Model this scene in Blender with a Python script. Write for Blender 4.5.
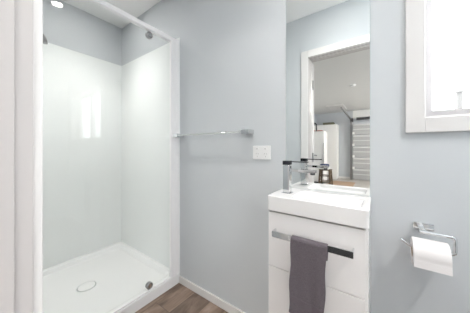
import bpy, bmesh, math, random
from mathutils import Vector, Matrix
random.seed(4)
S = bpy.context.scene
for o in list(bpy.data.objects):
    bpy.data.objects.remove(o)
COL = S.collection

# ---------------------------------------------------------------- camera, sky, exposure
cam_d = bpy.data.cameras.new('camera')
cam = bpy.data.objects.new('camera', cam_d)
COL.objects.link(cam)
cam_d.sensor_width = 36.0
cam_d.lens = 200.0 / 470.0 * 36.0
cam_d.shift_y = -8.5 / 470.0
cam_d.clip_start = 0.01
cam.location = (0.0, -1.055, 1.10)
cam.rotation_euler = (math.radians(90), 0, math.atan(143.0 / 200.0))
S.camera = cam

W = bpy.data.worlds.new('sky')
S.world = W
W.use_nodes = True
bg = W.node_tree.nodes['Background']
bg.inputs[0].default_value = (0.96, 0.98, 1.0, 1)
bg.inputs[1].default_value = 3.0
S.view_settings.view_transform = 'Standard'
S.view_settings.look = 'None'
S.view_settings.gamma = 1
S.view_settings.use_curve_mapping = False
S.view_settings.exposure = 2.07
LAMP = 48.0          # emission of the bathroom downlight discs
SPOT = 6.0          # power of the bathroom downlights' beams
GFILL = 34.0         # emission of the unseen fill lights added in the garage

# ---------------------------------------------------------------- materials
def mat(name, col, rough=0.5, metal=0.0, spec=0.5, bump=0.0, bscale=200.0, coat=0.0, var=0.0, vscale=4.0):
    m = bpy.data.materials.new(name)
    m.use_nodes = True
    nt = m.node_tree
    b = nt.nodes['Principled BSDF']
    b.inputs['Base Color'].default_value = (*col, 1)
    b.inputs['Roughness'].default_value = rough
    b.inputs['Metallic'].default_value = metal
    b.inputs['Specular IOR Level'].default_value = spec
    b.inputs['Coat Weight'].default_value = coat
    tc = nt.nodes.new('ShaderNodeTexCoord')
    if bump > 0:
        n = nt.nodes.new('ShaderNodeTexNoise')
        n.inputs['Scale'].default_value = bscale
        n.inputs['Detail'].default_value = 3
        bp = nt.nodes.new('ShaderNodeBump')
        bp.inputs['Strength'].default_value = bump
        bp.inputs['Distance'].default_value = 0.002
        nt.links.new(tc.outputs['Object'], n.inputs['Vector'])
        nt.links.new(n.outputs['Fac'], bp.inputs['Height'])
        nt.links.new(bp.outputs['Normal'], b.inputs['Normal'])
    if var > 0:
        n = nt.nodes.new('ShaderNodeTexNoise')
        n.inputs['Scale'].default_value = vscale
        n.inputs['Detail'].default_value = 5
        nt.links.new(tc.outputs['Object'], n.inputs['Vector'])
        r = nt.nodes.new('ShaderNodeValToRGB')
        r.color_ramp.elements[0].position = 0.3
        r.color_ramp.elements[1].position = 0.7
        r.color_ramp.elements[0].color = (*[c * (1 - var) for c in col], 1)
        r.color_ramp.elements[1].color = (*[min(1, c * (1 + var)) for c in col], 1)
        nt.links.new(n.outputs['Fac'], r.inputs['Fac'])
        nt.links.new(r.outputs['Color'], b.inputs['Base Color'])
    return m

def emit(name, col, st):
    m = bpy.data.materials.new(name)
    m.use_nodes = True
    b = m.node_tree.nodes['Principled BSDF']
    b.inputs['Base Color'].default_value = (0.8, 0.8, 0.8, 1)
    b.inputs['Emission Color'].default_value = (*col, 1)
    b.inputs['Emission Strength'].default_value = st
    return m

def glass_mat(name, tint):
    # clear pane that lets light through: fresnel mix of a see-through and a mirror-like surface on both faces
    m = bpy.data.materials.new(name)
    m.use_nodes = True
    nt = m.node_tree
    for n in list(nt.nodes):
        nt.nodes.remove(n)
    out = nt.nodes.new('ShaderNodeOutputMaterial')
    mix = nt.nodes.new('ShaderNodeMixShader')
    tr = nt.nodes.new('ShaderNodeBsdfTransparent')
    tr.inputs[0].default_value = (*tint, 1)
    gl = nt.nodes.new('ShaderNodeBsdfGlossy')
    gl.inputs['Roughness'].default_value = 0.0
    fr = nt.nodes.new('ShaderNodeFresnel')
    geo = nt.nodes.new('ShaderNodeNewGeometry')
    mr = nt.nodes.new('ShaderNodeMapRange')
    mr.inputs['To Min'].default_value = 1.36
    mr.inputs['To Max'].default_value = 1 / 1.36
    L = nt.links.new
    L(geo.outputs['Backfacing'], mr.inputs['Value'])
    L(mr.outputs[0], fr.inputs['IOR'])
    L(fr.outputs[0], mix.inputs[0])
    L(tr.outputs[0], mix.inputs[1])
    L(gl.outputs[0], mix.inputs[2])
    L(mix.outputs[0], out.inputs[0])
    return m

def plank_mat():
    m = bpy.data.materials.new('wood_planks')
    m.use_nodes = True
    nt = m.node_tree
    b = nt.nodes['Principled BSDF']
    L = nt.links.new
    tc = nt.nodes.new('ShaderNodeTexCoord')
    mp = nt.nodes.new('ShaderNodeMapping')
    mp.inputs['Rotation'].default_value = (0, 0, math.radians(90))
    mp.inputs['Location'].default_value = (0.33, 0.05, 0)
    L(tc.outputs['Object'], mp.inputs['Vector'])
    br = nt.nodes.new('ShaderNodeTexBrick')
    br.inputs['Scale'].default_value = 1.0
    br.inputs['Brick Width'].default_value = 0.9
    br.inputs['Row Height'].default_value = 0.152
    br.inputs['Mortar Size'].default_value = 0.0012
    br.inputs['Mortar Smooth'].default_value = 0.3
    br.inputs['Bias'].default_value = 0.0
    br.inputs['Color1'].default_value = (0.0, 0.0, 0.0, 1)
    br.inputs['Color2'].default_value = (1, 1, 1, 1)
    br.inputs['Mortar'].default_value = (0.0, 0.0, 0.0, 1)
    br.offset = 0.37
    L(mp.outputs[0], br.inputs['Vector'])
    mp2 = nt.nodes.new('ShaderNodeMapping')
    mp2.inputs['Scale'].default_value = (9, 1.8, 1)
    L(tc.outputs['Object'], mp2.inputs['Vector'])
    off = nt.nodes.new('ShaderNodeVectorMath')
    off.operation = 'ADD'
    sc = nt.nodes.new('ShaderNodeVectorMath')
    sc.operation = 'SCALE'
    sc.inputs['Scale'].default_value = 9.0
    L(br.outputs['Color'], sc.inputs[0])
    L(mp2.outputs[0], off.inputs[0])
    L(sc.outputs[0], off.inputs[1])
    n = nt.nodes.new('ShaderNodeTexNoise')
    n.inputs['Scale'].default_value = 1.6
    n.inputs['Detail'].default_value = 7
    n.inputs['Roughness'].default_value = 0.62
    n.inputs['Distortion'].default_value = 0.7
    L(off.outputs[0], n.inputs['Vector'])
    r = nt.nodes.new('ShaderNodeValToRGB')
    e = r.color_ramp.elements
    e[0].position = 0.30
    e[0].color = (0.10, 0.066, 0.048, 1)
    e[1].position = 0.72
    e[1].color = (0.38, 0.29, 0.23, 1)
    k = e.new(0.5)
    k.color = (0.23, 0.16, 0.12, 1)
    L(n.outputs['Fac'], r.inputs['Fac'])
    hs = nt.nodes.new('ShaderNodeHueSaturation')
    mr = nt.nodes.new('ShaderNodeMapRange')
    mr.inputs['To Min'].default_value = 0.72
    mr.inputs['To Max'].default_value = 1.12
    L(br.outputs['Color'], mr.inputs['Value'])
    L(mr.outputs[0], hs.inputs['Value'])
    L(r.outputs[0], hs.inputs['Color'])
    mx = nt.nodes.new('ShaderNodeMix')
    mx.data_type = 'RGBA'
    mx.inputs['B'].default_value = (0.07, 0.05, 0.04, 1)
    L(br.outputs['Fac'], mx.inputs['Factor'])
    L(hs.outputs[0], mx.inputs['A'])
    L(mx.outputs['Result'], b.inputs['Base Color'])
    b.inputs['Roughness'].default_value = 0.42
    return m

M = dict(
    wall=mat('blue_grey_paint', (0.605, 0.629, 0.650), 0.62, spec=0.35, bump=0.12, bscale=350),
    ceiling=mat('ceiling_paint', (0.92, 0.92, 0.915), 0.8, spec=0.2, bump=0.05, bscale=300),
    trim=mat('white_gloss_trim', (0.745, 0.725, 0.715), 0.28),
    liner=mat('white_acrylic_liner', (0.90, 0.92, 0.912), 0.2, spec=0.22),
    tray=mat('white_acrylic_tray', (0.88, 0.88, 0.878), 0.16),
    jamb=mat('dimmed_trim_jamb', (0.52, 0.492, 0.485), 0.35),  # trim white darkened to hold back the strong light on the jamb
    frame=mat('white_powder_coat', (0.93, 0.92, 0.925), 0.35),
    chrome=mat('chrome', (0.76, 0.77, 0.78), 0.06, metal=1.0),
    chrome_dark_reflection=mat('chrome_dark_reflection', (0.07, 0.07, 0.08), 0.12, metal=1.0),  # lever chrome with its dark reflection put into the colour
    steel=mat('brushed_steel', (0.36, 0.36, 0.36), 0.3, metal=1.0),
    ceramic=mat('white_ceramic', (0.83, 0.82, 0.82), 0.14),
    cabinet=mat('white_gloss_cabinet', (0.84, 0.82, 0.82), 0.13),
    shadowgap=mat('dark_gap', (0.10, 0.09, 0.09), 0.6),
    mirror=mat('mirror_silver', (0.94, 0.955, 0.945), 0.0, metal=1.0),
    mirror_edge=mat('mirror_edge', (0.55, 0.62, 0.62), 0.2),
    plastic=mat('white_plastic', (0.83, 0.83, 0.83), 0.3),
    dark=mat('dark_plastic', (0.05, 0.05, 0.055), 0.4),
    paper=mat('tissue_paper', (0.82, 0.79, 0.785), 0.9, spec=0.1, bump=0.15, bscale=260),
    card=mat('cardboard', (0.42, 0.30, 0.20), 0.9),
    towel=mat('charcoal_terry', (0.15, 0.130, 0.146), 0.95, spec=0.1, bump=1.0, bscale=420, var=0.2, vscale=320),
    towel_band=mat('charcoal_flat_weave', (0.15, 0.128, 0.145), 0.9, spec=0.1, bump=0.5, bscale=900),
    alu=mat('white_window_aluminium', (0.70, 0.67, 0.68), 0.3),
    planks=plank_mat(),
    concrete=mat('garage_concrete', (0.36, 0.34, 0.315), 0.55, var=0.10, vscale=2.0),
    gwall=mat('garage_wall_paint', (0.50, 0.522, 0.55), 0.7),
    gceil=mat('garage_ceiling_paint', (0.74, 0.74, 0.725), 0.8),
    gdoor=mat('grey_steel_door', (0.36, 0.36, 0.36), 0.5),
    gdoor_line=mat('pale_panel_rib', (0.55, 0.55, 0.55), 0.5),
    unit=mat('white_enamel', (0.80, 0.79, 0.77), 0.35),
    mat_rug=mat('tan_mat', (0.36, 0.25, 0.17), 0.95, bump=0.6, bscale=120),
    oak=mat('warm_wood', (0.10, 0.068, 0.04), 0.55, var=0.3, vscale=20),
    navy=mat('navy_fabric', (0.03, 0.05, 0.12), 0.9),
    linen=mat('white_linen', (0.78, 0.78, 0.76), 0.9),
    pink=mat('pink_cloth', (0.55, 0.32, 0.28), 0.9),
    olive=mat('olive_box', (0.22, 0.21, 0.14), 0.8),
    glass=glass_mat('shower_glass', (0.985, 0.992, 0.988)),
    pane=glass_mat('window_glass', (0.97, 0.99, 0.985)),
    lamp=emit('downlight_glow', (1.0, 0.965, 0.93), LAMP),
    gfill=emit('garage_fill_glow', (1.0, 0.96, 0.91), GFILL),
)

# ---------------------------------------------------------------- mesh helpers
class MB:
    def __init__(s):
        s.bm = bmesh.new()

    def box(s, a, b, bev=0.0, seg=2, mtx=None):
        t = bmesh.new()
        bmesh.ops.create_cube(t, size=1)
        sx, sy, sz = [abs(b[i] - a[i]) for i in range(3)]
        c = Vector([(a[i] + b[i]) / 2 for i in range(3)])
        for v in t.verts:
            v.co = Vector((v.co.x * sx, v.co.y * sy, v.co.z * sz)) + c
        if bev > 0:
            bmesh.ops.bevel(t, geom=t.edges[:], offset=min(bev, min(sx, sy, sz) * 0.49), segments=seg, affect='EDGES', profile=0.5)
        if mtx:
            bmesh.ops.transform(t, matrix=mtx, verts=t.verts)
        s._merge(t)
        return s

    def _merge(s, t):
        me = bpy.data.meshes.new('t')
        t.to_mesh(me)
        t.free()
        s.bm.from_mesh(me)
        bpy.data.meshes.remove(me)

    def cyl(s, p, q, r, r2=None, seg=32, bev=0.0):
        p, q = Vector(p), Vector(q)
        t = bmesh.new()
        d = q - p
        bmesh.ops.create_cone(t, cap_ends=True, segments=seg, radius1=r, radius2=r if r2 is None else r2, depth=d.length)
        if bev > 0:
            es = [e for e in t.edges if any(len(f.verts) > 4 for f in e.link_faces)]
            bmesh.ops.bevel(t, geom=es, offset=bev, segments=2, affect='EDGES', profile=0.5)
        m = Matrix.Translation((p + q) / 2) @ d.to_track_quat('Z', 'Y').to_matrix().to_4x4()
        bmesh.ops.transform(t, matrix=m, verts=t.verts)
        s._merge(t)
        return s

    def lathe(s, prof, mtx, seg=48):
        t = bmesh.new()
        rings = []
        for r, z in prof:
            if r < 1e-6:
                rings.append([t.verts.new((0, 0, z))])
            else:
                rings.append([t.verts.new((r * math.cos(2 * math.pi * i / seg), r * math.sin(2 * math.pi * i / seg), z)) for i in range(seg)])
        for a, b in zip(rings, rings[1:]):
            for i in range(seg):
                j = (i + 1) % seg
                if len(a) == 1 and len(b) == 1:
                    continue
                if len(a) == 1:
                    t.faces.new((a[0], b[i], b[j]))
                elif len(b) == 1:
                    t.faces.new((a[i], a[j], b[0]))
                else:
                    t.faces.new((a[i], a[j], b[j], b[i]))
        bmesh.ops.recalc_face_normals(t, faces=t.faces)
        bmesh.ops.transform(t, matrix=mtx, verts=t.verts)
        s._merge(t)
        return s

    def tube(s, pts, r, seg=12, square=False):
        # constant-section tube along a path, mitred by parallel transport
        pts = [Vector(p) for p in pts]
        t = bmesh.new()
        n = 4 if square else seg
        up = None
        rings = []
        for i, p in enumerate(pts):
            if i == 0:
                d = pts[1] - p
            elif i == len(pts) - 1:
                d = p - pts[i - 1]
            else:
                d = (pts[i + 1] - p).normalized() + (p - pts[i - 1]).normalized()
            d.normalize()
            if up is None:
                up = Vector((0, 1, 0)) if abs(d.y) < 0.9 else Vector((0, 0, 1))
            up = (up - d * up.dot(d)).normalized()
            side = d.cross(up)
            rings.append([t.verts.new(p + (up * math.cos(a) + side * math.sin(a)) * r) for a in [2 * math.pi * (k + (0.5 if square else 0)) / n for k in range(n)]])
        for a, b in zip(rings, rings[1:]):
            for i in range(n):
                j = (i + 1) % n
                t.faces.new((a[i], a[j], b[j], b[i]))
        t.faces.new(rings[0])
        t.faces.new(list(reversed(rings[-1])))
        bmesh.ops.recalc_face_normals(t, faces=t.faces)
        s._merge(t)
        return s

    def build(s, name, m, parent=None, smooth=True, loc=None):
        me = bpy.data.meshes.new(name)
        s.bm.to_mesh(me)
        s.bm.free()
        me.materials.append(m)
        if smooth:
            for p in me.polygons:
                p.use_smooth = True
            try:
                me.set_sharp_from_angle(angle=math.radians(35))
            except Exception:
                pass
        o = bpy.data.objects.new(name, me)
        COL.objects.link(o)
        if smooth:
            w = o.modifiers.new('weighted_normals', 'WEIGHTED_NORMAL')
            w.keep_sharp = True
            w.weight = 100
        if parent:
            o.parent = parent
            o.matrix_parent_inverse = Matrix.Translation(parent.location).inverted()
        return o

def struct(o, label=None, cat=None):
    o['kind'] = 'structure'
    if label:
        o['label'] = label
        o['category'] = cat
    return o

def tag(o, label, cat, group=None):
    o['label'] = label
    o['category'] = cat
    if group:
        o['group'] = group
    return o

def thing(name, label, cat, loc, group=None):
    o = bpy.data.objects.new(name, None)
    COL.objects.link(o)
    o.location = loc
    o.empty_display_size = 0.05
    return tag(o, label, cat, group)

def rect_with_hole(mb, axis, c0, c1, u0, u1, z0, z1, hu0, hu1, hz0, hz1):
    # slab between c0..c1 (thickness axis) spanning u0..u1, z0..z1, with a rectangular opening
    def b(ua, ub, za, zb):
        if ub - ua < 1e-5 or zb - za < 1e-5:
            return
        if axis == 'Y':
            mb.box((ua, c0, za), (ub, c1, zb))
        else:
            mb.box((c0, ua, za), (c1, ub, zb))
    b(u0, hu0, z0, z1)
    b(hu1, u1, z0, z1)
    b(hu0, hu1, z0, hz0)
    b(hu0, hu1, hz1, z1)

# ---------------------------------------------------------------- room shell
H = 2.40
FZ = 0.018     # bathroom floor, a little above the garage slab
XL, XR = -2.27, 1.40          # shower end wall, far right wall
YF = -0.968                   # wall with the doorway
TH = 0.12
DX0, DX1, DH = -0.548, 0.232, 1.975     # doorway
WX0, WX1, WZ0, WZ1 = 0.150, 1.20, 1.222, 1.88   # window opening

mb = MB()
rect_with_hole(mb, 'Y', 0.0, TH, XL - TH, XR + TH, 0, H, WX0, WX1, WZ0, WZ1)
struct(mb.build('wall_back', M['wall'], smooth=False), 'blue-grey painted wall behind the vanity and towel rail', 'wall')
mb = MB().box((XL - TH, YF, 0), (XL, 0, H))
struct(mb.build('wall_left', M['wall'], smooth=False), 'blue-grey painted end wall behind the shower', 'wall')
mb = MB().box((XR, YF, 0), (XR + TH, 0, H))
struct(mb.build('wall_right', M['wall'], smooth=False), 'blue-grey painted wall at the right end of the bathroom', 'wall')
mb = MB()
rect_with_hole(mb, 'Y', YF - TH, YF, XL - TH, XR + TH, 0, H, DX0 - 0.02, DX1 + 0.02, 0.0, DH + 0.02)
struct(mb.build('wall_front', M['wall'], smooth=False), 'blue-grey painted wall with the doorway, seen in the mirror', 'wall')
mb = MB().box((XL - TH, YF - TH, -0.1), (XR + TH, TH, FZ))
struct(mb.build('floor', M['planks'], smooth=False), 'brown wood plank floor of the bathroom', 'floor')
mb = MB().box((XL - TH, YF - TH, H), (XR + TH, TH, H + 0.1))
struct(mb.build('ceiling', M['ceiling'], smooth=False), 'white bathroom ceiling', 'ceiling')

# baseboards
mb = MB().box((-1.298, -0.012, FZ), (-0.408, 0, 0.073), 0.003)
mb.box((-0.022, -0.012, FZ), (XR, 0, 0.073), 0.003)
struct(mb.build('baseboard_back', M['trim']), 'low white baseboard under the towel rail wall', 'baseboard')
mb = MB().box((-1.298, YF, FZ), (DX0 - 0.09, YF + 0.012, 0.073), 0.003)
mb.box((DX1 + 0.09, YF, FZ), (XR, YF + 0.012, 0.073), 0.003)
struct(mb.build('baseboard_front', M['trim']), 'low white baseboard beside the doorway', 'baseboard')

# doorway lining, stops and architraves
AW, AT = 0.066, 0.017
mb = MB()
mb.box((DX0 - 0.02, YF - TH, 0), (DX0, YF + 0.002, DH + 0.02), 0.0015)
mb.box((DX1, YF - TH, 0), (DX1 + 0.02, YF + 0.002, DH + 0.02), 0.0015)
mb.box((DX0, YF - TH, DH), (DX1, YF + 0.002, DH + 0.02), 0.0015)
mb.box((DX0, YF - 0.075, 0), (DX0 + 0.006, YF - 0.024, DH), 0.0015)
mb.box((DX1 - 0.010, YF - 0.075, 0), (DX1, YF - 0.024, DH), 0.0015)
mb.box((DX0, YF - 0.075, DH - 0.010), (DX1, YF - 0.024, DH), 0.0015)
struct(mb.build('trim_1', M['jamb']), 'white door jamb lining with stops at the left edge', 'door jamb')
for k, (ya, yb) in enumerate(((YF, YF + AT), (YF - TH - AT, YF - TH))):
    mb = MB()
    mb.box((DX0 - 0.007 - AW, ya, 0), (DX0 - 0.007, yb, DH + 0.007 + AW), 0.003)
    mb.box((DX1 + 0.007, ya, 0), (DX1 + 0.007 + AW, yb, DH + 0.007 + AW), 0.003)
    mb.box((DX0 - 0.007, ya, DH + 0.007), (DX1 + 0.007, yb, DH + 0.007 + AW), 0.003)
    struct(mb.build('trim_%d' % (k + 2), M['trim']),
           'white architrave around the doorway, ' + ('bathroom side' if k == 0 else 'garage side'), 'architrave')

# open door leaf swung into the garage
dl = bpy.data.objects.new('door_1', None)
COL.objects.link(dl)
dl.location = (DX0 - 0.024, YF - TH - 0.012, 0)
struct(dl, 'white interior door swung open into the garage, seen edge-on in the mirror', 'door')
ang = math.radians(-166.0 + 90)       # leaf direction, close to the mirror's sight line
dvec = Vector((-0.272, -0.962, 0)).normalized()
az = math.atan2(dvec.y, dvec.x)
RM = Matrix.Translation(dl.location) @ Matrix.Rotation(az, 4, 'Z')
mb = MB().box((0.0, 0.0, 0.03), (0.76, 0.037, 1.965), 0.002, mtx=RM)
mb.build('leaf', M['trim'], dl)
mb = MB().cyl((0.70, 0.037, 1.0), (0.70, 0.047, 1.0), 0.026).tube([(0.70, 0.047, 1.0), (0.70, 0.085, 1.0), (0.60, 0.085, 1.0)], 0.009)
bmesh.ops.transform(mb.bm, matrix=RM, verts=mb.bm.verts)
mb.build('door_handle', M['steel'], dl)
for z in (1.745, 1.005, 0.25):
    mb = MB()
    mb.box((DX0 - 0.001, YF - TH + 0.004, z - 0.045), (DX0 + 0.003, YF - TH + 0.040, z + 0.045))
    mb.cyl((DX0 + 0.006, YF - TH - 0.004, z - 0.045), (DX0 + 0.006, YF - TH - 0.004, z + 0.045), 0.006, seg=16)
    mb.box((-0.0015, 0.004, z - 0.045), (0.001, 0.033, z + 0.045), mtx=RM)
    mb.build('hinge', M['steel'], dl)

# ---------------------------------------------------------------- window
wn = bpy.data.objects.new('window_1', None)
COL.objects.link(wn)
wn.location = (WX0, 0, WZ0)
struct(wn, 'bright white-framed window high on the wall at the right edge', 'window')
mb = MB()
WA = 0.056
for (a, b) in (((WX0 - 0.004 - WA, WZ0 - 0.006 - WA), (WX0 - 0.004, WZ1 + 0.004 + WA)),
               ((WX1 + 0.004, WZ0 - 0.006 - WA), (WX1 + 0.004 + WA, WZ1 + 0.004 + WA)),
               ((WX0 - 0.004, WZ0 - 0.006 - WA), (WX1 + 0.004, WZ0 - 0.006)),
               ((WX0 - 0.004, WZ1 + 0.004), (WX1 + 0.004, WZ1 + 0.004 + WA))):
    mb.box((a[0], -0.017, a[1]), (b[0], 0.0, b[1]), 0.002)
mb.build('architrave', M['trim'], wn)
mb = MB()
mb.box((WX0 - 0.006, -0.002, WZ0 - 0.008), (WX0, 0.075, WZ1 + 0.008))
mb.box((WX1, -0.002, WZ0 - 0.008), (WX1 + 0.006, 0.075, WZ1 + 0.008))
mb.box((WX0, -0.002, WZ0 - 0.008), (WX1, 0.075, WZ0))
mb.box((WX0, -0.002, WZ1), (WX1, 0.075, WZ1 + 0.008))
mb.build('reveal', M['trim'], wn, smooth=False)
mb = MB()
fw = 0.030
for (a, b) in (((WX0, WZ0), (WX0 + fw, WZ1)), ((WX1 - fw, WZ0), (WX1, WZ1)), ((WX0 + fw, WZ0), (WX1 - fw, WZ0 + fw)), ((WX0 + fw, WZ1 - fw), (WX1 - fw, WZ1)),
               ((0.67, WZ0 + fw), (0.74, WZ1 - fw))):
    mb.box((a[0], 0.075, a[1]), (b[0], 0.118, b[1]))
mb.build('window_frame', M['alu'], wn, smooth=False)
mb = MB().box((WX0 + fw - 0.004, 0.098, WZ0 + fw - 0.004), (0.674, 0.102, WZ1 - fw + 0.004))
mb.box((0.736, 0.098, WZ0 + fw - 0.004), (WX1 - fw + 0.004, 0.102, WZ1 - fw + 0.004))
mb.build('pane', M['pane'], wn, smooth=False)
mb = MB().box((0.540, 1.40, -0.1), (0.576, 1.47, 1.565), 0.006)
mb.box((0.534, 1.39, 1.565), (0.582, 1.48, 1.580), 0.004)
tag(mb.build('garden_post', mat('weathered_post', (0.085, 0.078, 0.075), 0.8)), 'pale post standing outside beyond the window glass', 'post')

# light portal of the real opening
def portal(name, loc, rot, sx, sy):
    d = bpy.data.lights.new(name, 'AREA')
    d.shape = 'RECTANGLE'
    d.size = sx
    d.size_y = sy
    d.cycles.is_portal = True
    o = bpy.data.objects.new(name, d)
    COL.objects.link(o)
    o.location = loc
    o.rotation_euler = rot
portal('window_portal', ((WX0 + WX1) / 2, TH + 0.01, (WZ0 + WZ1) / 2), (math.radians(-90), 0, 0), WX1 - WX0, WZ1 - WZ0)

# ---------------------------------------------------------------- downlights
def downlight(x, y, label, r=0.037, k=1.0, cone=125):
    t = thing('downlight', label, 'ceiling light', (x, y, H), 'recessed bathroom downlights')
    mt = Matrix.Translation((x, y, H))
    MB().lathe([(r + 0.012, 0.0), (r + 0.012, -0.003), (r + 0.004, -0.006), (r, -0.004), (r, 0.0)], mt).build('trim_ring', M['plastic'], t)
    MB().lathe([(0, -0.0025), (r, -0.0025), (r, -0.0005), (0, -0.0005)], mt).build('lamp_disc', M['lamp'], t)
    d = bpy.data.lights.new('downlight_beam', 'SPOT')
    d.energy = SPOT * k
    d.color = (1.0, 0.97, 0.94)
    d.spot_size = math.radians(cone)
    d.spot_blend = 1.0
    d.shadow_soft_size = 0.04
    o = bpy.data.objects.new('downlight_beam', d)
    COL.objects.link(o)
    o.location = (x, y, H - 0.012)
downlight(-0.28, -0.52, 'round white downlight over the middle of the bathroom, reflected in the shower glass')
downlight(-1.80, -0.45, 'round white downlight in the ceiling above the shower', k=1.75, cone=104)
downlight(0.85, -0.76, 'round white downlight by the window, unseen and added to brighten the right side', k=3.0)  # unseen lamp, added to brighten the right side of the room

# ---------------------------------------------------------------- shower
SX = -1.30      # front face of the tray
mb = MB()
x0, x1, y0, y1 = XL, SX, YF, 0.0
def rrect(ax, ay, bx, by, r, z, bm, n=6):
    out = []
    for cx, cy, a0 in ((bx - r, by - r, 0), (ax + r, by - r, 90), (ax + r, ay + r, 180), (bx - r, ay + r, 270)):
        for i in range(n + 1):
            a = math.radians(a0 + 90 * i / n)
            out.append(bm.verts.new((cx + r * math.cos(a), cy + r * math.sin(a), z)))
    return out
bm = mb.bm
KT = 0.087
loops = [rrect(x0, y0, x1, y1, 0.002, FZ, bm), rrect(x0, y0, x1, y1, 0.002, KT - 0.006, bm),
         rrect(x0 + .003, y0 + .003, x1 - 0.003, y1 - .003, 0.003, KT, bm),
         rrect(x0 + 0.035, y0 + 0.035, x1 - 0.055, y1 - 0.035, 0.05, KT, bm),
         rrect(x0 + 0.042, y0 + 0.042, x1 - 0.062, y1 - 0.042, 0.05, KT - 0.003, bm),
         rrect(x0 + 0.062, y0 + 0.062, x1 - 0.082, y1 - 0.062, 0.06, 0.058, bm),
         rrect(x0 + 0.085, y0 + 0.085, x1 - 0.105, y1 - 0.085, 0.08, 0.053, bm)]
for a, b in zip(loops, loops[1:]):
    for i in range(len(a)):
        j = (i + 1) % len(a)
        bm.faces.new((a[i], a[j], b[j], b[i]))
c = bm.verts.new((-1.80, -0.475, 0.047))
la = loops[-1]
for i in range(len(la)):
    bm.faces.new((la[i], la[(i + 1) % len(la)], c))
bmesh.ops.recalc_face_normals(bm, faces=bm.faces)
tray = tag(mb.build('shower_tray', M['tray']), 'white square acrylic shower tray with raised kerb on the wood floor', 'shower tray')
mb = MB().lathe([(0.0, 0.008), (0.045, 0.0075), (0.053, 0.005), (0.056, 0.0)], Matrix.Translation((-1.80, -0.475, 0.0475)))
wc = mb.build('waste_cover', M['tray'], tray)
mb = MB().lathe([(0.055, 0.0), (0.061, 0.0), (0.061, 0.0035), (0.056, 0.004)], Matrix.Translation((-1.80, -0.475, 0.0468)))
mb.build('waste_ring', M['chrome'], tray)['label'] = 'thin chrome ring round the waste cover'

LT = 1.990
mb = MB()
e = 0.006
for a, b, lb in (((XL, YF + e, KT), (XL + e, -e, LT), 'glossy white acrylic panel on the shower end wall facing the door'),
                 ((XL, -e, KT), (SX, 0, LT), 'glossy white acrylic panel on the shower side wall next to the towel rail'),
                 ((XL, YF, KT), (SX, YF + e, LT), 'glossy white acrylic panel on the shower side wall hidden by the door jamb')):
    tag(MB().box(a, b, 0.001).build('shower_wall_panel', M['liner'], smooth=False), lb, 'shower panel')

sc_ = thing('shower_screen', 'framed clear glass shower door standing on the white tray kerb', 'shower screen', (SX - 0.02, -0.45, KT))
mb = MB().box((SX - 0.034, -0.036, KT), (SX, -0.0065, 1.963), 0.003)
mb.build('wall_channel', M['frame'], sc_)
mb = MB().box((SX - 0.030, -0.080, KT), (SX - 0.004, -0.036, 1.940), 0.003)
mb.build('side_post', M['frame'], sc_)
mb = MB().box((SX - 0.034, YF + 0.0065, KT), (SX, YF + 0.05, 1.963), 0.003)
mb.build('side_post', M['frame'], sc_)
mb = MB().box((SX - 0.034, YF + 0.05, 1.930), (SX, -0.036, 1.963), 0.003)
mb.build('top_rail', M['frame'], sc_)
mb = MB().box((SX - 0.026, YF + 0.05, KT), (SX - 0.010, -0.080, KT + 0.010), 0.002)
mb.build('bottom_seal', M['frame'], sc_)
mb = MB().box((SX - 0.021, YF + 0.05, KT + 0.011), (SX - 0.015, -0.080, 1.930))
mb.build('glass_panel', M['glass'], sc_, smooth=False)
for z in (1.898, 0.128):
    mt = Matrix.Translation((SX - 0.018, -0.257, z)) @ Matrix.Rotation(math.radians(90), 4, 'Y')
    pf = [(0, 0.010), (0.014, 0.010), (0.016, 0.013), (0.019, 0.014), (0.023, 0.011), (0.023, -0.011), (0.019, -0.014), (0, -0.014)]
    pd = MB().lathe(pf, mt).build('pivot_disc', M['steel'], sc_)
    MB().lathe([(0, 0.0125), (0.013, 0.0125), (0.0145, 0.0095), (0, 0.0095)], mt).build('cap', M['chrome'], pd)

# shower head, just peeping past the jamb
sh = thing('overhead_shower', 'grey round shower head high in the shower, half hidden by the door jamb', 'shower head', (-1.90, YF + e, 1.86))
MB().cyl((-1.90, YF + e, 1.86), (-1.90, YF + e + 0.01, 1.86), 0.03, bev=0.003).build('wall_flange', M['chrome'], sh)
MB().tube([(-1.90, YF + e + 0.01, 1.86), (-1.90, -0.80, 1.885), (-1.90, -0.734, 1.850)], 0.010).build('arm', M['chrome'], sh)
mt = Matrix.Translation((-1.90, -0.734, 1.845)) @ Matrix.Rotation(math.radians(-62), 4, 'X')
MB().lathe([(0, -0.012), (0.014, -0.012), (0.016, 0.004), (0.036, 0.034), (0.038, 0.044), (0.033, 0.048), (0, 0.048)], mt).build('spray_head', M['steel'], sh)

# ---------------------------------------------------------------- towel rail
tr = thing('towel_rail', 'slim chrome towel rail on the wall between shower and vanity', 'towel rail', (-0.95, 0, 1.20))
RZ = 1.197
MB().tube([(-1.270, -0.062, RZ), (-0.660, -0.062, RZ)], 0.0065, seg=16).build('bar', M['chrome'], tr)
for xa, xb in ((-1.294, -1.250), (-0.664, -0.612)):
    mb = MB().box((xa, -0.072, RZ - 0.014), (xb, -0.0, RZ + 0.014), 0.002)
    mb.build('bracket', M['chrome'], tr)

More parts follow.
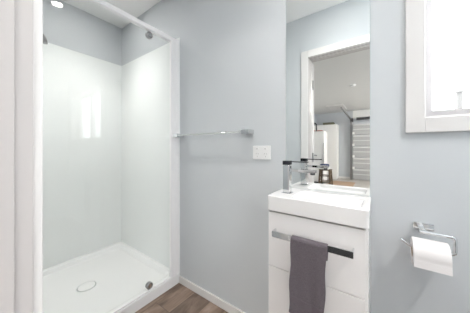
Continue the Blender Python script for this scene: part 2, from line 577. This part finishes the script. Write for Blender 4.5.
# power outlet
so = thing('power_outlet', 'white double power outlet on the wall left of the mirror', 'power outlet', (-0.558, 0, 1.073))
MB().box((-0.616, -0.009, 1.033), (-0.500, 0.0, 1.113), 0.003).build('cover_plate', M['plastic'], so)
for x in (-0.585, -0.531):
    mb = MB().box((x - 0.010, -0.012, 1.090), (x + 0.010, -0.009, 1.100), 0.001)
    rk = mb.build('rocker_switch', M['plastic'], so)
    MB().box((x - 0.006, -0.0130, 1.0935), (x + 0.006, -0.0115, 1.0965)).build('indicator', M['steel'], rk)['label'] = 'grey switch marker'
    mb = MB()
    for sx, a in ((-0.007, 30), (0.007, -30)):
        mb.box((-0.001, -0.0095, -0.004), (0.001, -0.0088, 0.004), mtx=Matrix.Translation((x + sx, 0, 1.066)) @ Matrix.Rotation(math.radians(a), 4, 'Y'))
    mb.box((x - 0.001, -0.0095, 1.046), (x + 0.001, -0.0088, 1.054))
    mb.build('socket_slots', M['steel'], so)['label'] = 'grey pin slots'

# ---------------------------------------------------------------- mirror
mr = tag(MB().box((-0.408, -0.0055, 0.888), (-0.027, -0.0005, 2.02)).build('wall_mirror', M['mirror_edge'], smooth=False),
         'tall frameless wall mirror standing above the small white basin', 'mirror')
MB().box((-0.4065, -0.0062, 0.8895), (-0.0285, -0.0055, 2.0185)).build('silvered_face', M['mirror'], mr, smooth=False)

# ---------------------------------------------------------------- vanity
VX0, VX1, VY = -0.408, -0.024, -0.235
va = thing('vanity_cabinet', 'small white gloss vanity cabinet under the basin, towel on its rail', 'cabinet', ((VX0 + VX1) / 2, -0.11, 0))
ct = 0.816
mb = MB().box((VX0 + 0.003, -0.208, 0.08), (VX1 - 0.003, -0.001, ct), 0.002)
mb.box((VX0 + 0.015, -0.17, FZ), (VX1 - 0.015, -0.02, 0.08))
mb.build('body', M['cabinet'], va)
for (za, zb) in ((0.572, ct - 0.003), (0.083, 0.569)):
    MB().box((VX0 + 0.003, -0.227, za), (VX1 - 0.010, -0.209, zb), 0.0018).build('drawer_front', M['cabinet'], va)
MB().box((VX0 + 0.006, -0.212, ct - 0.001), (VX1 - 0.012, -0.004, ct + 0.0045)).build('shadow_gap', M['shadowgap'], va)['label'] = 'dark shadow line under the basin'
hz = 0.731
mb = MB()
mb.box((-0.372, -0.262, hz - 0.0125), (-0.068, -0.255, hz + 0.0125), 0.0012)
mb.box((-0.372, -0.256, hz - 0.0125), (-0.366, -0.227, hz + 0.0125), 0.001)
mb.box((-0.074, -0.256, hz - 0.0125), (-0.068, -0.227, hz + 0.0125), 0.001)
mb.build('rail_handle', M['chrome'], va)['label'] = 'flat chrome rail handle'

# basin
mb = MB()
bm = mb.bm
bz0, bz1 = 0.821, 0.887
ax, ay, bx, by = VX0, VY, VX1, -0.0008
R = 0.010
L_ = [rrect(ax + .002, ay + .002, bx - .002, by, R, bz0, bm), rrect(ax, ay, bx, by, R, bz0 + 0.002, bm), rrect(ax, ay, bx, by, R, bz1 - 0.003, bm),
      rrect(ax + .003, ay + .003, bx - .003, by - 0.0005, R, bz1, bm),
      rrect(ax + 0.095, ay + 0.016, bx - 0.018, by - 0.042, 0.030, bz1, bm),
      rrect(ax + 0.099, ay + 0.019, bx - 0.021, by - 0.045, 0.030, bz1 - 0.0012, bm),
      rrect(ax + 0.103, ay + 0.022, bx - 0.024, by - 0.048, 0.030, bz1 - 0.004, bm),
      rrect(ax + 0.112, ay + 0.028, bx - 0.030, by - 0.056, 0.032, bz1 - 0.018, bm),
      rrect(ax + 0.135, ay + 0.046, bx - 0.050, by - 0.074, 0.030, bz1 - 0.028, bm)]
for a, b in zip(L_, L_[1:]):
    for i in range(len(a)):
        j = (i + 1) % len(a)
        bm.faces.new((a[i], a[j], b[j], b[i]))
bm.faces.new(L_[-1])
bm.faces.new(list(reversed(L_[0])))
bmesh.ops.recalc_face_normals(bm, faces=bm.faces)
bs = tag(mb.build('basin', M['ceramic']), 'small rectangular white ceramic basin on the vanity cabinet', 'basin')
MB().lathe([(0, 0.004), (0.02, 0.004), (0.022, 0)], Matrix.Translation((-0.18, -0.125, bz1 - 0.0278))).build('drain', M['chrome'], bs)['label'] = 'round chrome drain'

# basin mixer tap
tx, ty = -0.350, -0.140
tp = thing('basin_tap', 'square chrome mixer tap on the left end of the basin', 'tap', (tx, ty, bz1))
MB().box((tx - 0.022, ty - 0.022, bz1), (tx + 0.022, ty + 0.022, bz1 + 0.004), 0.001).build('base_plate', M['chrome'], tp)
MB().box((tx - 0.016, ty - 0.016, bz1 + 0.004), (tx + 0.016, ty + 0.016, 1.018), 0.002).build('tap_body', M['chrome'], tp)
s_ = MB().box((tx + 0.016, ty - 0.0125, 0.990), (tx + 0.130, ty + 0.0125, 1.003), 0.0015).build('spout', M['chrome'], tp)
MB().cyl((tx + 0.116, ty, 0.990), (tx + 0.116, ty, 0.981), 0.010, seg=24).build('aerator', M['dark'], s_)['label'] = 'dark aerator'
l_ = MB().box((tx - 0.017, ty - 0.017, 1.021), (tx + 0.017, ty + 0.017, 1.040), 0.002)
l_.box((tx + 0.010, ty - 0.009, 1.034), (tx + 0.096, ty + 0.009, 1.0385), 0.001)
l_.build('lever', M['chrome_dark_reflection'], tp)['label'] = 'chrome lever coloured near-black for a dark reflection'

# ---------------------------------------------------------------- hand towel
def towel():
    x0_, x1_ = -0.284, -0.153
    yb, zb, rr = -0.2585, hz + 0.001, 0.0140
    prof = []
    def front_len(): return 0.302
    n1 = 60
    for i in range(n1 + 1):                       # front face, bottom to top
        s = i / n1
        prof.append(('f', s))
    for i in range(1, 12):
        prof.append(('a', i / 12))
    for i in range(13):
        prof.append(('b', i / 12))
    nx = 44
    def point(kind, s, u, inner):
        bottom = 0.446 - 0.012 * u + 0.003 * math.sin(9 * u)
        th = 0.0085 if inner else 0.0
        flare = 0.006
        if kind == 'f':
            z = bottom + (zb - bottom) * s
            wob = (0.0038 * math.sin(u * 7.5 + 0.6) + 0.002 * math.sin(u * 15 + 3 * s)) * (1 - s) ** 0.7
            y = yb - rr + th - wob - 0.003 * (1 - s)
            k = 1 - s
        elif kind == 'a':
            a = math.pi * s
            y = yb - (rr - th) * math.cos(a)
            z = zb + (rr - th) * math.sin(a)
            k = 0
        else:
            y = yb + rr - th - 0.0025 * s
            z = zb - 0.05 * s
            y = min(y, -0.2275)
            k = 0
        xx0 = x0_ - flare * k * (1 if kind == 'f' else 0) + 0.0022 * math.sin(z * 42)
        xx1 = x1_ + 0.006 * math.sin((zb - z) * 6) * 0.6 - 0.014 * k + 0.0022 * math.sin(z * 35 + 1)
        return Vector((xx0 + (xx1 - xx0) * u, y, z))
    mb = MB()
    bm = mb.bm
    out, inn = [], []
    for kind, s in prof:
        out.append([bm.verts.new(point(kind, s, u / nx, False)) for u in range(nx + 1)])
        inn.append([bm.verts.new(point(kind, s, u / nx, True)) for u in range(nx + 1)])
    rnd = random.Random(2)
    for row in out:
        for v in row:
            v.co.y -= rnd.uniform(0, 0.0014) if v.co.y < yb else 0
    N = len(prof)
    for i in range(N - 1):
        for j in range(nx):
            bm.faces.new((out[i][j], out[i][j + 1], out[i + 1][j + 1], out[i + 1][j]))
            bm.faces.new((inn[i][j], inn[i + 1][j], inn[i + 1][j + 1], inn[i][j + 1]))
        bm.faces.new((out[i][0], out[i + 1][0], inn[i + 1][0], inn[i][0]))
        bm.faces.new((out[i][nx], inn[i][nx], inn[i + 1][nx], out[i + 1][nx]))
    for j in range(nx):
        bm.faces.new((out[0][j], inn[0][j], inn[0][j + 1], out[0][j + 1]))
        bm.faces.new((out[-1][j], out[-1][j + 1], inn[-1][j + 1], inn[-1][j]))
    bmesh.ops.recalc_face_normals(bm, faces=bm.faces)
    o = mb.build('hand_towel', M['towel'])
    tag(o, 'charcoal terry hand towel draped over the chrome rail of the vanity', 'towel')
    # flat-woven band and bottom hem
    for (sa, sb, nm, ds) in ((0.155, 0.235, 'woven_band', 0.0022), (0.0, 0.035, 'bottom_hem', 0.0028)):
        mb = MB()
        bm = mb.bm
        A, B = [], []
        for i in range(7):
            s = sa + (sb - sa) * i / 6
            A.append([bm.verts.new(point('f', s, u / nx, False) + Vector((0, -ds, 0))) for u in range(nx + 1)])
            B.append([bm.verts.new(point('f', s, u / nx, False) + Vector((0, 0.001, 0))) for u in range(nx + 1)])
        for i in range(6):
            for j in range(nx):
                bm.faces.new((A[i][j], A[i][j + 1], A[i + 1][j + 1], A[i + 1][j]))
                bm.faces.new((B[i][j], B[i + 1][j], B[i + 1][j + 1], B[i][j + 1]))
            bm.faces.new((A[i][0], A[i + 1][0], B[i + 1][0], B[i][0]))
            bm.faces.new((A[i][nx], B[i][nx], B[i + 1][nx], A[i + 1][nx]))
        for j in range(nx):
            bm.faces.new((A[0][j], B[0][j], B[0][j + 1], A[0][j + 1]))
            bm.faces.new((A[-1][j], A[-1][j + 1], B[-1][j + 1], B[-1][j]))
        bmesh.ops.recalc_face_normals(bm, faces=bm.faces)
        mb.build(nm, M['towel_band'], o)
towel()

# ---------------------------------------------------------------- toilet paper
th_ = thing('toilet_roll_holder', 'square chrome wire toilet roll holder on the wall under the window', 'toilet roll holder', (0.127, 0, 0.797))
MB().box((0.112, -0.010, 0.785), (0.172, 0, 0.812), 0.002).build('wall_plate', M['chrome'], th_)
MB().box((0.122, -0.066, 0.789), (0.140, -0.010, 0.806), 0.002).build('stem', M['chrome'], th_)
def arc(c, r, a0, a1, n=6):
    return [(c[0] + r * math.cos(math.radians(a0 + (a1 - a0) * i / n)), c[1], c[2] + r * math.sin(math.radians(a0 + (a1 - a0) * i / n))) for i in range(n + 1)]
yy = -0.072
pts = [(0.122, yy, 0.7965)] + arc((0.203, yy, 0.7865), 0.010, 90, 0) + arc((0.203, yy, 0.748), 0.010, 0, -90) + [(0.100, yy, 0.738), (0.094, yy, 0.740), (0.070, yy, 0.757)]
MB().tube(pts, 0.0055, seg=12).build('wire_loop', M['chrome'], th_)
rc = Vector((0, yy, 0.7215))
tr_ = thing('toilet_roll', 'white toilet roll with a loose end hanging on the chrome holder', 'toilet roll', (0.152, yy, 0.72))
RX = Matrix.Translation((0.102, yy, 0.7215)) @ Matrix.Rotation(math.radians(90), 4, 'Y')
MB().lathe([(0.0225, 0.0), (0.046, 0.0), (0.0475, 0.002), (0.0475, 0.092), (0.046, 0.094), (0.0225, 0.094), (0.0225, 0.0)], RX, 64).build('paper', M['paper'], tr_)
MB().lathe([(0.0212, 0.0005), (0.0225, 0.0005), (0.0225, 0.0935), (0.0212, 0.0935), (0.0212, 0.0005)], RX, 48).build('core', M['card'], tr_)
mb = MB()
bm = mb.bm
rows = []
def srow(y, z, ny, nz, t):
    return [bm.verts.new((0.1022 + 0.0936 * k / 8, y + ny * t, z + nz * t)) for k in range(9)]
path = []
for i in range(15):
    a = math.radians(80 + 108 * i / 14)
    path.append((yy + 0.0485 * math.cos(a), 0.7215 + 0.0485 * math.sin(a), math.cos(a), math.sin(a)))
for i in range(1, 9):
    path.append((yy - 0.0485 - 0.0004 * i + 0.0, 0.7132 - 0.0033 * i, -1, 0))
for y, z, ny, nz in path:
    rows.append((srow(y, z, ny, nz, 0.0012), srow(y, z, ny, nz, 0.0)))
for (a, a2), (b, b2) in zip(rows, rows[1:]):
    for k in range(8):
        bm.faces.new((a[k], a[k + 1], b[k + 1], b[k]))
        bm.faces.new((a2[k], b2[k], b2[k + 1], a2[k + 1]))
    bm.faces.new((a[0], b[0], b2[0], a2[0]))
    bm.faces.new((a[8], a2[8], b2[8], b[8]))
for (a, a2) in (rows[0], rows[-1]):
    for k in range(8):
        bm.faces.new((a[k], a2[k], a2[k + 1], a[k + 1]))
bmesh.ops.recalc_face_normals(bm, faces=bm.faces)
mb.build('loose_sheet', M['paper'], tr_)

# ---------------------------------------------------------------- garage behind the doorway (seen in the mirror)
GY0, GY1, GX0, GX1 = -7.10, YF - TH, -1.95, 3.6
mb = MB().box((GX0 - 0.1, GY0 - 0.1, -0.1), (GX1 + 0.1, GY1, 0.0))
struct(mb.build('floor_garage', M['concrete'], smooth=False), 'pale concrete garage floor seen in the mirror', 'floor')
mb = MB().box((GX0 - 0.1, GY0 - 0.1, H), (GX1 + 0.1, GY1, H + 0.1))
struct(mb.build('ceiling_garage', M['gceil'], smooth=False), 'white garage ceiling seen in the mirror', 'ceiling')
mb = MB().box((GX0 - 0.1, GY0, 0), (GX0, GY1, H))
struct(mb.build('wall_garage_left', M['gwall'], smooth=False), 'garage side wall behind the white units', 'wall')
mb = MB()
rect_with_hole(mb, 'X', GX1, GX1 + 0.1, GY0, GY1, 0, H, -5.6, -3.0, 0.9, 2.1)
struct(mb.build('wall_garage_right', M['gwall'], smooth=False), 'garage side wall with a window', 'wall')
mb = MB().box((GX0 - 0.1, GY0 - 0.1, 0), (GX1 + 0.1, GY0, H))
struct(mb.build('wall_garage_far', M['gwall'], smooth=False), 'pale blue-grey far garage wall seen in the mirror', 'wall')
mb = MB().box((XR + TH, GY1 - 0.0, 0), (GX1 + 0.1, GY1 + 0.1, H))
struct(mb.build('wall_garage_near', M['gwall'], smooth=False), 'garage wall beside the bathroom', 'wall')
portal('garage_portal', (GX1 + 0.11, -4.3, 1.5), (0, math.radians(90), 0), 1.2, 2.6)
gw = bpy.data.objects.new('window_2', None)
COL.objects.link(gw)
gw.location = (GX1, -4.3, 0.9)
struct(gw, 'garage window in the side wall', 'window')
mb = MB()
for (a, b) in (((-5.6, 0.9), (-5.55, 2.1)), ((-3.05, 0.9), (-3.0, 2.1)), ((-5.6, 0.9), (-3.0, 0.95)), ((-5.6, 2.05), (-3.0, 2.1)), ((-4.33, 0.9), (-4.27, 2.1))):
    mb.box((GX1 + 0.03, a[0], a[1]), (GX1 + 0.07, b[0], b[1]))
mb.build('window_frame', M['alu'], gw)

# baseboard in the garage
mb = MB().box((GX0, GY0, 0), (-0.80, GY0 + 0.014, 0.07), 0.002)
struct(mb.build('baseboard_garage', M['trim']), 'white baseboard on the far garage wall', 'baseboard')

# sectional garage door with tracks
gd = thing('garage_door', 'grey sectional garage door with horizontal ribs, seen in the mirror', 'garage door', (0.7, -6.98, 0))
mb = MB()
n = 5
GDH = 1.93
for i in range(n):
    z0 = 0.01 + i * GDH / n
    z1 = z0 + GDH / n - 0.012
    mb.box((-0.72, -7.04, z0), (2.2, -7.00, z1), 0.006)
mb.build('door_panels', M['gdoor'], gd)
mb = MB()
for i in range(n):
    z0 = 0.01 + i * GDH / n
    mb.box((-0.70, -7.00, z0 + GDH / n - 0.075), (2.18, -6.975, z0 + GDH / n - 0.02), 0.004)
    mb.box((-0.70, -7.00, z0 + 0.17), (2.18, -6.992, z0 + 0.20), 0.003)
mb.build('stiffening_rib', M['gdoor_line'], gd)
for x in (-0.755, 2.235):
    mb = MB().box((x - 0.03, -6.99, 0), (x + 0.03, -6.93, 1.90))
    pts = [(x, -6.96, 1.88)] + [(x, -6.96 + 0.22 * (1 - math.cos(math.radians(a))), 1.88 + 0.20 * math.sin(math.radians(a))) for a in range(15, 91, 15)] + [(x, -4.6, 2.12)]
    mb.tube(pts, 0.028, square=True)
    mb.build('track', M['steel'], gd)
mb = MB().cyl((-0.60, -6.93, 2.10), (2.2, -6.93, 2.10), 0.045, seg=20)
mb.cyl((-0.78, -6.93, 2.06), (-0.70, -6.93, 2.06), 0.07, seg=20)
mb.build('spring_shaft', M['dark'], gd)
mb = MB()
for z in (0.4, 0.8, 1.2, 1.6):
    mb.box((-0.74, -6.99, z - 0.03), (-0.66, -6.965, z + 0.05), 0.003)
mb.build('hinge_plates', M['unit'], gd)
mb = MB().box((-1.30, -6.40, H - 0.022), (-0.84, -5.62, H), 0.004)
tag(mb.build('attic_hatch', M['trim']), 'white rectangular hatch panel in the garage ceiling near the door track', 'ceiling hatch')
mb = MB().lathe([(0, -0.03), (0.04, -0.028), (0.055, -0.01), (0.055, 0)], Matrix.Translation((-0.42, -3.72, H)))
tag(mb.build('smoke_detector', M['plastic']), 'small round white detector on the garage ceiling', 'smoke detector')

mb = MB().box((-0.72, GY0, 2.13), (2.4, GY0 + 0.03, H))
struct(mb.build('trim_4', M['gceil'], smooth=False), 'white lintel lining above the garage door', 'lintel')
# unseen fill lights added to brighten the garage and the bathroom
def fill_batten(x, y, label):
    t = thing('added_fill_light', label, 'ceiling light', (x, y, H), 'added garage fill lights')
    MB().box((x - 0.06, y - 0.6, H - 0.04), (x + 0.06, y + 0.6, H), 0.005).build('housing', M['plastic'], t)
    MB().box((x - 0.045, y - 0.58, H - 0.07), (x + 0.045, y + 0.58, H - 0.04), 0.01).build('diffuser', M['gfill'], t)
fill_batten(0.8, -5.6, 'long unseen fill light added on the garage ceiling nearer the garage door')
fill_batten(0.9, -3.7, 'long unseen fill light added on the garage ceiling nearer the bathroom')

# tall white garage cupboard
cb = thing('storage_cupboard', 'tall white cupboard against the far garage wall, boxes on top', 'cupboard', (-1.55, -6.80, 0))
MB().box((-1.94, -7.08, 0.06), (-1.16, -6.62, 1.92), 0.004).build('carcass', M['unit'], cb)
MB().box((-1.92, -7.06, 0.0), (-1.18, -6.66, 0.06)).build('plinth', M['unit'], cb)
for (xa, xb, hx) in ((-1.94, -1.552, -1.58), (-1.548, -1.16, -1.52)):
    d = MB().box((xa, -6.62, 0.08), (xb, -6.602, 1.92), 0.003).build('cupboard_door', M['unit'], cb)
    MB().box((hx - 0.006, -6.602, 0.95), (hx + 0.006, -6.575, 1.12), 0.002).build('handle', M['steel'], d)
mb = MB().box((-1.62, -6.95, 1.922), (-1.28, -6.70, 2.00), 0.01)
bxo = mb.build('storage_box', M['olive'])
tag(bxo, 'olive storage box lying on top of the tall white garage cupboard', 'box')
MB().box((-1.63, -6.96, 1.985), (-1.27, -6.69, 2.01), 0.006).build('lid', M['olive'], bxo)

# narrow white unit in front with its pipe
nu = thing('water_heater', 'narrow white tall unit with a dark pipe on top, left in the mirror', 'water heater', (-1.65, -5.70, 0))
MB().box((-1.94, -5.95, 0.05), (-1.33, -5.50, 1.62), 0.03, 4).build('casing', M['unit'], nu)
MB().box((-1.90, -5.92, 0.0), (-1.38, -5.54, 0.05)).build('base', M['dark'], nu)
MB().tube([(-1.62, -5.75, 1.62), (-1.62, -5.75, 1.86), (-1.66, -5.75, 1.90), (-1.92, -5.75, 1.90)], 0.022).build('pipe', M['dark'], nu)
MB().box((-1.36, -5.515, 0.5), (-1.345, -5.48, 1.25), 0.004).build('edge_handle', M['steel'], nu)
mb = MB().box((-1.75, -5.80, 1.622), (-1.66, -5.58, 1.68), 0.02, 3)
mb.box((-1.58, -5.80, 1.622), (-1.42, -5.58, 1.665), 0.02, 3)
tag(mb.build('folded_cloth', M['pink']), 'dusty pink folded cloth on top of the narrow white unit', 'cloth')

# wooden step stool with clothes
st = thing('wooden_stool', 'small wooden stool with rungs standing on the garage floor, cloth on its seat', 'stool', (-1.17, -5.05, 0))
sx0, sx1, sy0, sy1, sz = -1.36, -1.06, -5.22, -4.92, 0.50
MB().box((sx0, sy0, sz - 0.03), (sx1, sy1, sz), 0.008).build('seat', M['oak'], st)
fx = 0.03
legs = []
for (lx, ly, dx, dy) in ((sx0 + .03, sy0 + .03, -fx, -fx), (sx1 - .03, sy0 + .03, fx, -fx), (sx0 + .03, sy1 - .03, -fx, fx), (sx1 - .03, sy1 - .03, fx, fx)):
    MB().cyl((lx + dx, ly + dy, 0), (lx, ly, sz - 0.03), 0.022, 0.026, seg=12).build('leg', M['oak'], st)
for z, k in ((0.16, 0.66), (0.32, 0.33)):
    e_ = fx * k
    for yv in (sy0 + .03 - e_, sy1 - .03 + e_):
        MB().cyl((sx0 + .03 - e_, yv, z), (sx1 - .03 + e_, yv, z), 0.012, seg=10).build('rung', M['oak'], st)
    for xv in (sx0 + .03 - e_, sx1 - .03 + e_):
        MB().cyl((xv, sy0 + .03 - e_, z + .04), (xv, sy1 - .03 + e_, z + .04), 0.012, seg=10).build('rung', M['oak'], st)
mb = MB().box((-1.345, -5.19, 0.553), (-1.13, -4.95, 0.645), 0.03, 4)
tag(mb.build('folded_jacket', M['navy']), 'navy blue folded garment on top of the white cloth on the stool', 'garment')
mb = MB().box((-1.335, -5.18, 0.502), (-1.10, -4.94, 0.552), 0.02, 4)
tag(mb.build('folded_towel', M['linen']), 'white folded cloth on the stool seat under the navy garment', 'cloth')
mb = MB().box((-1.25, -6.30, 0.0), (-0.58, -5.25, 0.012), 0.004)
tag(mb.build('floor_mat', M['mat_rug']), 'flat tan mat on the garage floor beside the stool', 'mat')

mb = MB().box((-0.50, -2.45, 0.0), (0.22, -1.35, 0.012), 0.004)  # unseen mat, added to give the rail handle its dark reflection
tag(mb.build('added_mat', mat('black_rubber', (0.015, 0.015, 0.016), 0.9, bump=0.6, bscale=90)), 'added black mat outside the doorway, unseen, for a dark handle reflection', 'added_mat')
